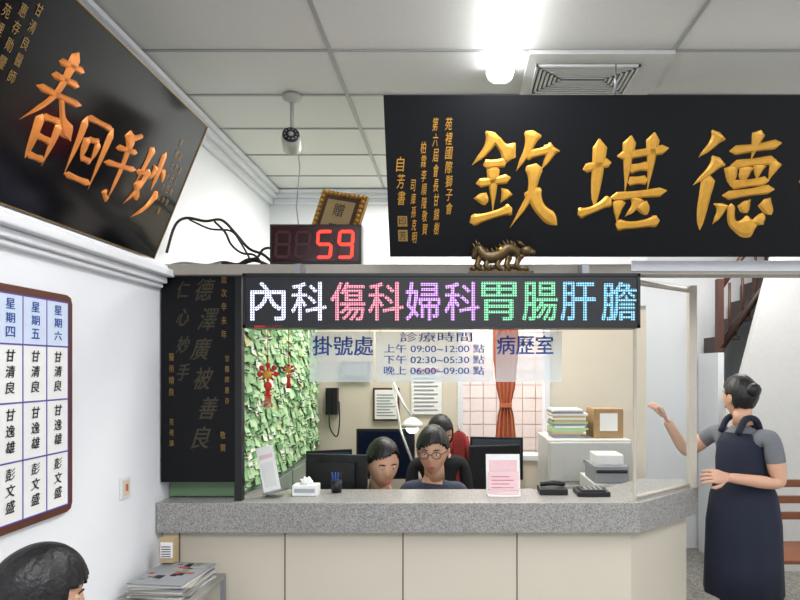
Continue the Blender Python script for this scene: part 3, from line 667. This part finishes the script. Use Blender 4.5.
def head(parent,loc,yaw,pitch=0,roll=0,style='short',glasses=False,s=1.0):
    M=Matrix.Translation(loc)@Matrix.Rotation(math.radians(yaw),4,'Z')@Matrix.Rotation(math.radians(pitch),4,'X')@Matrix.Rotation(math.radians(roll),4,'Y')@Matrix.Scale(s,4)
    def shape(d,ex=0,face=True):
        x,y,z=d; X=.075*x; Y=.095*y; Z=.118*z
        if z<0:
            t=-z
            X*=1-.36*t**1.3*(1 if face else .3)
            Y*=(1-.45*t) if y>0 else (1-.10*t)
        if face and y<0:
            f=-y
            Y+=.006*max(0,f-.7)/.3
            g=math.exp(-(x/.13)**2-((z+.20)/.14)**2)+.55*math.exp(-(x/.11)**2-((z+.02)/.16)**2); Y-=.015*g
            g=math.exp(-(((abs(x)-.37)/.16)**2)-((z-.06)/.10)**2); Y+=.008*g
            g=math.exp(-(x/.30)**2-((z+.52)/.12)**2); Y-=.005*g
            g=math.exp(-(x/.25)**2-((z+.85)/.15)**2); Y-=.006*g
        return X,Y,Z
    b=MB(); n=40;h=36; vs=[];fs=[]
    for i in range(h+1):
        ph=math.pi*i/h
        for j in range(n):
            th=2*math.pi*j/n; vs.append(shape((math.sin(ph)*math.cos(th),math.sin(ph)*math.sin(th),math.cos(ph))))
    for i in range(h):
        for j in range(n): fs.append((i*n+j,(i+1)*n+j,(i+1)*n+(j+1)%n,i*n+(j+1)%n))
    b.add(vs,fs,skin,smooth=True)
    for sd in (-1,1):
        b.ball((sd*.028,-.0745,.007),.0115,eyew,n=12); b.ball((sd*.028,-.0825,.005),(.0052,.004,.0052),iris,n=10)
        b.ball((sd*.028,-.0755,.0125),(.0145,.0122,.0085),skin,n=12)
        b.tube([(sd*.014,-.0885,.024),(sd*.028,-.0890,.029),(sd*.044,-.0800,.024)],[.002,.003,.0015],hair,6)
        b.ball((sd*.074,.008,-.005),(.008,.018,.030),skin,n=12); b.ball((sd*.079,.006,-.003),(.004,.010,.018),skin,n=8)
    b.ball((0,-.0915,-.058),(.020,.006,.0045),lip,n=12); b.ball((0,-.0905,-.066),(.016,.006,.005),lip,n=12)
    b.tube([(0,.02,-.05),(0,.03,-.15)],[.048,.052],skin,14)
    n=72;h=56; vs=[]
    k=1.10
    for i in range(h+1):
        ph=math.pi*i/h
        for j in range(n):
            th=2*math.pi*j/n; d=(math.sin(ph)*math.cos(th),math.sin(ph)*math.sin(th),math.cos(ph))
            X,Y,Z=shape(d,face=False); w_=1+.012*math.sin(th*17+ph*3)+.008*math.sin(th*29+ph*2)
            kk=k*(1.0+.05*max(0,d[1]))*w_
            zz=Z*1.07
            if style=='bob' and Z<0: kk*=1+.10*min(1,-d[2]*1.4)
            vs.append((X*kk,Y*kk,zz+.004))
    low={'short':-.40,'bob':-.72,'bun':-.45,'tail':-.3}[style]
    hl={'short':.36,'bob':.42,'bun':.45,'tail':.50}[style]
    fs=[]
    for i in range(h):
        for j in range(n):
            ph=math.pi*(i+.5)/h; th=2*math.pi*(j+.5)/n; d=(math.sin(ph)*math.cos(th),math.sin(ph)*math.sin(th),math.cos(ph))
            f=-d[1]; hline=hl+.10*math.sin(d[0]*3+.6)-.35*max(0,abs(d[0])-.55)+.03*math.sin(d[0]*40)
            lo=low+(.35 if f>-.1 and style!='bob' else 0)+.04*math.sin(th*9)
            if f>.22 and d[2]<hline and not (style=='bob' and abs(d[0])>.80): continue
            if d[2]<lo: continue
            if style!='bob' and abs(d[0])>.75 and -.35<f<.3 and d[2]<.12: continue
            fs.append((i*n+j,(i+1)*n+j,(i+1)*n+(j+1)%n,i*n+(j+1)%n))
    hb_=MB(); hb_.add(vs,fs,hair,smooth=True)
    hb_.ball((0,.008,.022),(.078,.092,.104),hair,n=24)
    if style=='bun': hb_.ball((0,.098,.045),(.042,.034,.040),hair,n=18,fn=lambda d:1+.05*math.sin(8*d[0]+9*d[2]))
    if style=='tail': hb_.tube(smooth([(0,.09,.03),(0,.13,.02),(0,.14,-.05),(0,.12,-.13)]),[.012]+[.024]*14+[.004],hair,10)
    if glasses:
        for sd in (-1,1):
            P=[(sd*.030+.022*math.cos(a),-.098,.004+.017*math.sin(a)) for a in [q*math.pi/8 for q in range(17)]]
            b.tube(P,.0018,plastk,5); b.tube([(sd*.052,-.097,.008),(sd*.078,-.03,.008),(sd*.08,.01,.004)],.0018,plastk,5)
        b.tube([(-.008,-.098,.006),(0,-.101,.009),(.008,-.098,.006)],.0018,plastk,5)
    a=b.obj('head'); a.matrix_world=M; a.parent=parent
    c=hb_.obj('hair'); c.matrix_world=M; c.parent=parent
    so=c.modifiers.new('s','SOLIDIFY'); so.thickness=.006; so.offset=-1
def hand(parent,wrist,direction,palmn,curl=.5,side=1,name='hand'):
    d=Vector(direction).normalized(); nrm=Vector(palmn); nrm=(nrm-d*nrm.dot(d)).normalized(); w_=d.cross(nrm)*side
    M=Matrix(((w_.x,d.x,nrm.x,wrist[0]),(w_.y,d.y,nrm.y,wrist[1]),(w_.z,d.z,nrm.z,wrist[2]),(0,0,0,1)))
    b=MB()
    b.tube([(0,-.02,0),(0,.01,0),(0,.04,0),(0,.07,0),(0,.085,0)],[.024,.028,.038,.040,.030],skin,12,flat=.38)
    for x,l in ((.028,.068),(.010,.076),(-.009,.070),(-.027,.055)):
        p=Vector((x,.078,0)); P=[p-Vector((0,.02,0)),p]; a=curl*.5
        for q,f in enumerate((.45,.32,.23)):
            p=p+Vector((x*.08,math.cos(a)*l*f,math.sin(a)*l*f)); P.append(p); a+=curl*.9
        b.tube(P,[.0085,.009,.0082,.0074,.0045],skin,8)
    b.tube([(.02,.015,.004),(.045,.04,.012),(.055,.062,.020),(.052,.082,.026)],[.012,.0115,.0095,.005],skin,8)
    o=b.obj(name,M); o.parent=parent
def seated(name,x,y,yaw,zs,lean=0,top=clothk,leg=trous,headyaw=None,hp=0,style='short',glasses=False,dh=0,roll=0,headoff=(0,0),hs=1.0,reach=.27):
    P=empty(name); Rz=Matrix.Rotation(math.radians(yaw),3,'Z')
    def T(p): 
        q=Rz@Vector(p); return (x+q.x,y+q.y,q.z)
    sh=zs+.45+dh
    L=lean
    J={'pelvis':(T((0,0,zs+.10)),(.15,.12)),'waist':(T((0,-.02-L*.3,zs+.24)),(.13,.10)),'chest':(T((0,-.03-L*.7,sh-.09)),(.145,.10)),'neckb':(T((0,-.03-L,sh+.02)),(.06,.055)),'neck':(T((0,-.045-L*1.1,sh+.09)),(.045,.045))}
    E=[('pelvis','waist',top),('waist','chest',top),('chest','neckb',top),('neckb','neck',skin)]
    for s_,n_ in ((-1,'r'),(1,'l')):
        J['sh'+n_]=(T((s_*.165,-.02-L*.9,sh-.03)),.052); J['el'+n_]=(T((s_*.20,-.06-L,sh-.28)),.04); J['wr'+n_]=(T((s_*.08,-reach-.05,max(.80,zs+.30))),.026)
        J['hp'+n_]=(T((s_*.09,-.03,zs+.085)),.085); J['kn'+n_]=(T((s_*.11,-.36,zs+.06)),.06); J['an'+n_]=(T((s_*.11,-.32,.10)),.04); J['to'+n_]=(T((s_*.12,-.45,.035)),.033)
        E+=[('chest','sh'+n_,top),('sh'+n_,'el'+n_,top),('el'+n_,'wr'+n_,skin),('pelvis','hp'+n_,leg),('hp'+n_,'kn'+n_,leg),('kn'+n_,'an'+n_,leg),('an'+n_,'to'+n_,plastk)]
        d=Rz@Vector((-s_*.35,-1,-.1)); hand(P,J['wr'+n_][0],d,(0,0,-1),.5,side=-s_*-1,name='hand_'+n_)
    body('body',J,E,'pelvis',P)
    hc=T((headoff[0],-.075-L*1.15+headoff[1],sh+.165*hs))
    head(P,hc,yaw if headyaw is None else headyaw,hp,roll,style,glasses,s=hs)
    return P
def office_chair(x,y,yaw,zs=.45,c=clothk):
    M=Matrix.Translation((x,y,0))@Matrix.Rotation(math.radians(yaw),4,'Z')
    b=MB(); b.box(-.20,-.20,zs-.06,.20,.20,zs,c); b.box(-.18,.20,zs+.10,.18,.25,zs+.50,c); b.box(-.03,.18,zs-.05,.03,.23,zs+.2,plastk)
    b.tube([(0,0,.08),(0,0,zs-.05)],.025,chrome,10)
    for i in range(5):
        a=i*2*math.pi/5; e=Vector((math.cos(a)*.2,math.sin(a)*.2,.06)); b.tube([(0,0,.09),e],[.025,.015],plastk,8); b.ball((e.x,e.y,.03),.03,plastk,n=10)
    b.obj('office_chair',M,bevel=.015)
def stool(x,y,z):
    b=MB(); b.lathe([(.13,z-.06),(.14,z-.05),(.14,z-.012),(.13,z)],(x,y,0),red,24)
    b.tube([(x,y,.03),(x,y,z-.05)],.03,chrome); b.lathe([(.13,0),(.13,.015),(.04,.03)],(x,y,0),chrome); b.obj('round_stool')
seated('receptionist_woman',-.425,3.55,6,.47,lean=.10,top=clothk,headyaw=24,hp=14,style='tail',dh=.005,hs=1.16)
stool(-.425,3.57,.45)
seated('receptionist_woman',-.125,3.58,0,.47,lean=.08,top=clothw,headyaw=-6,hp=9,style='short',glasses=True,dh=.07,hs=1.16)
stool(-.125,3.60,.45)
seated('receptionist_woman',-.115,4.02,10,.50,lean=.02,top=clothk,headyaw=25,hp=22,style='bob',dh=.11,reach=.2)
stool(-.115,4.04,.48)
seated('waiting_visitor',-1.135,1.42,100,.45,lean=.05,top=clothk,headyaw=124,hp=14,style='bob',dh=.035,hs=1.0)
b=MB(); M=Matrix.Translation((-1.135,1.42,0))@Matrix.Rotation(math.radians(100),4,'Z'); pc=mat('chair_plastic','#3A5A78',.4)
b.box(-.22,-.22,.42,.22,.2,.45,pc,M); b.box(-.22,.19,.6,.22,.22,.88,pc,M)
for sx in (-.2,.2):
    b.tube([(sx,.19,0),(sx,.2,.44),(sx,.21,.86)],.012,chrome,8,M); b.tube([(sx,-.2,0),(sx,-.2,.43)],.012,chrome,8,M)
b.obj('waiting_chair',bevel=.008)
# standing woman in apron
P=empty('standing_woman_in_apron'); cx,cy=1.575,3.3
J={'pelvis':((cx+.01,cy,.90),(.14,.12)),'waist':((cx+.0,cy,1.05),(.115,.10)),'chest':((cx+.0,cy,1.22),(.13,.11)),'neckb':((cx+.0,cy,1.335),(.058,.055)),'neck':((cx-.01,cy,1.40),(.045,.045)),
'shl':((cx+.09,cy-.14,1.29),.058),'ell':((cx+.125,cy-.16,1.04),.042),'wrl':((cx-.17,cy-.20,1.085),.026),'sll':((cx+.11,cy-.15,1.15),.052),
'shr':((cx-.08,cy+.14,1.29),.055),'elr':((cx-.22,cy+.22,1.15),.040),'wrr':((cx-.37,cy+.13,1.36),.026),'slr':((cx-.14,cy+.18,1.23),.05),
'hl':((cx+.04,cy-.08,.82),.10),'kl':((cx+.03,cy-.09,.48),.065),'al':((cx+.05,cy-.09,.10),.042),'tl':((cx-.09,cy-.12,.035),.034),
'hr':((cx-.02,cy+.08,.82),.10),'kr':((cx-.03,cy+.09,.48),.065),'ar':((cx-.01,cy+.09,.10),.042),'tr':((cx-.15,cy+.07,.035),.034)}
E=[('pelvis','waist',navy),('waist','chest',grey),('chest','neckb',grey),('neckb','neck',skin),
('chest','shl',grey),('shl','sll',grey),('sll','ell',skin),('ell','wrl',skin),('chest','shr',grey),('shr','slr',grey),('slr','elr',skin),('elr','wrr',skin)]
for q in 'lr': E+=[('pelvis','h'+q,trous),('h'+q,'k'+q,trous),('k'+q,'a'+q,trous),('a'+q,'t'+q,plastk)]
body('body',J,E,'pelvis',P)
hand(P,J['wrl'][0],(-1,-.1,.1),(0,.9,-.5),.7,side=1,name='hand_l')
hand(P,J['wrr'][0],(-.5,-.2,.8),(-.7,.1,-.5),.9,side=-1,name='hand_r')
head(P,(cx-.01,cy,1.49),-162,-2,0,'bun',s=1.0)
b=MB(); vs=[];fs=[];n=36
rings=[(1.30,.09,.10,60),(1.24,.125,.13,80),(1.15,.135,.13,105),(1.05,.135,.125,140),(.95,.165,.15,165),(.80,.185,.165,170),(.6,.19,.17,170),(.42,.195,.175,170)]
for (z,ra,rb,ang) in rings:
    for j in range(n):
        t=(j/(n-1)-.5)*2*math.radians(ang); a=t+math.radians(205)
        k=1+.03*math.sin(t*11)*(1.3-z)
        rr=1/math.sqrt((math.cos(a)/ra)**2+(math.sin(a)/rb)**2)*k*1.06
        vs.append((cx+.01+rr*math.cos(a),cy+rr*math.sin(a),z))
for i in range(len(rings)-1):
    for j in range(n-1): fs.append((i*n+j,(i+1)*n+j,(i+1)*n+j+1,i*n+j+1))
b.add(vs,fs,navy,smooth=True)
b.tube(smooth([(cx-.06,cy-.09,1.30),(cx-.01,cy-.075,1.375),(cx+.06,cy-.05,1.36),(cx+.11,cy-.01,1.24),(cx+.12,cy+.0,1.08)]),.012,navy,6)
b.tube(smooth([(cx-.09,cy+.05,1.30),(cx-.03,cy+.075,1.375),(cx+.06,cy+.05,1.36),(cx+.11,cy+.01,1.24),(cx+.12,cy+.0,1.08)]),.012,navy,6)
ap=b.obj('apron'); ap.parent=P; so=ap.modifiers.new('s','SOLIDIFY'); so.thickness=.006
office_chair(.33,3.90,15,.62,clothk)
b=MB(); jr=mat('jacket_red','#7E2420',.9); vs=[];fs=[];n=24
jx=.03
for (z,rx_,ry_) in ((1.18,.02,.02),(1.155,.05,.03),(1.11,.06,.035),(1.0,.055,.035),(.80,.065,.035)):
    for j in range(n):
        a=2*math.pi*j/n; k=1+.05*math.sin(5*a); vs.append((jx+rx_*math.cos(a)*k,4.46+ry_*math.sin(a)*k,z))
for i in range(4):
    for j in range(n): fs.append((i*n+j,(i+1)*n+j,(i+1)*n+(j+1)%n,i*n+(j+1)%n))
b.add(vs,fs,jr,smooth=True); b.tube([(jx,4.47,1.17),(jx,4.48,1.21),(jx,4.534,1.215)],.006,chrome,6)
for s_ in (-1,1): b.tube([(jx+s_*.045,4.46,1.14),(jx+s_*.07,4.455,1.03),(jx+s_*.066,4.45,.9)],[.024,.022,.018],jr,8)
b.obj('hanging_jacket')
# ---------------------------------------------------------------- camera
cam=bpy.data.cameras.new('camera'); co=bpy.data.objects.new('camera',cam); scn.collection.objects.link(co)
co.location=(0,0,1.65); co.rotation_euler=(math.radians(90),0,0)
cam.sensor_width=36; cam.lens=27; cam.shift_x=-.06875; cam.shift_y=.085; cam.clip_start=.05
scn.camera=co
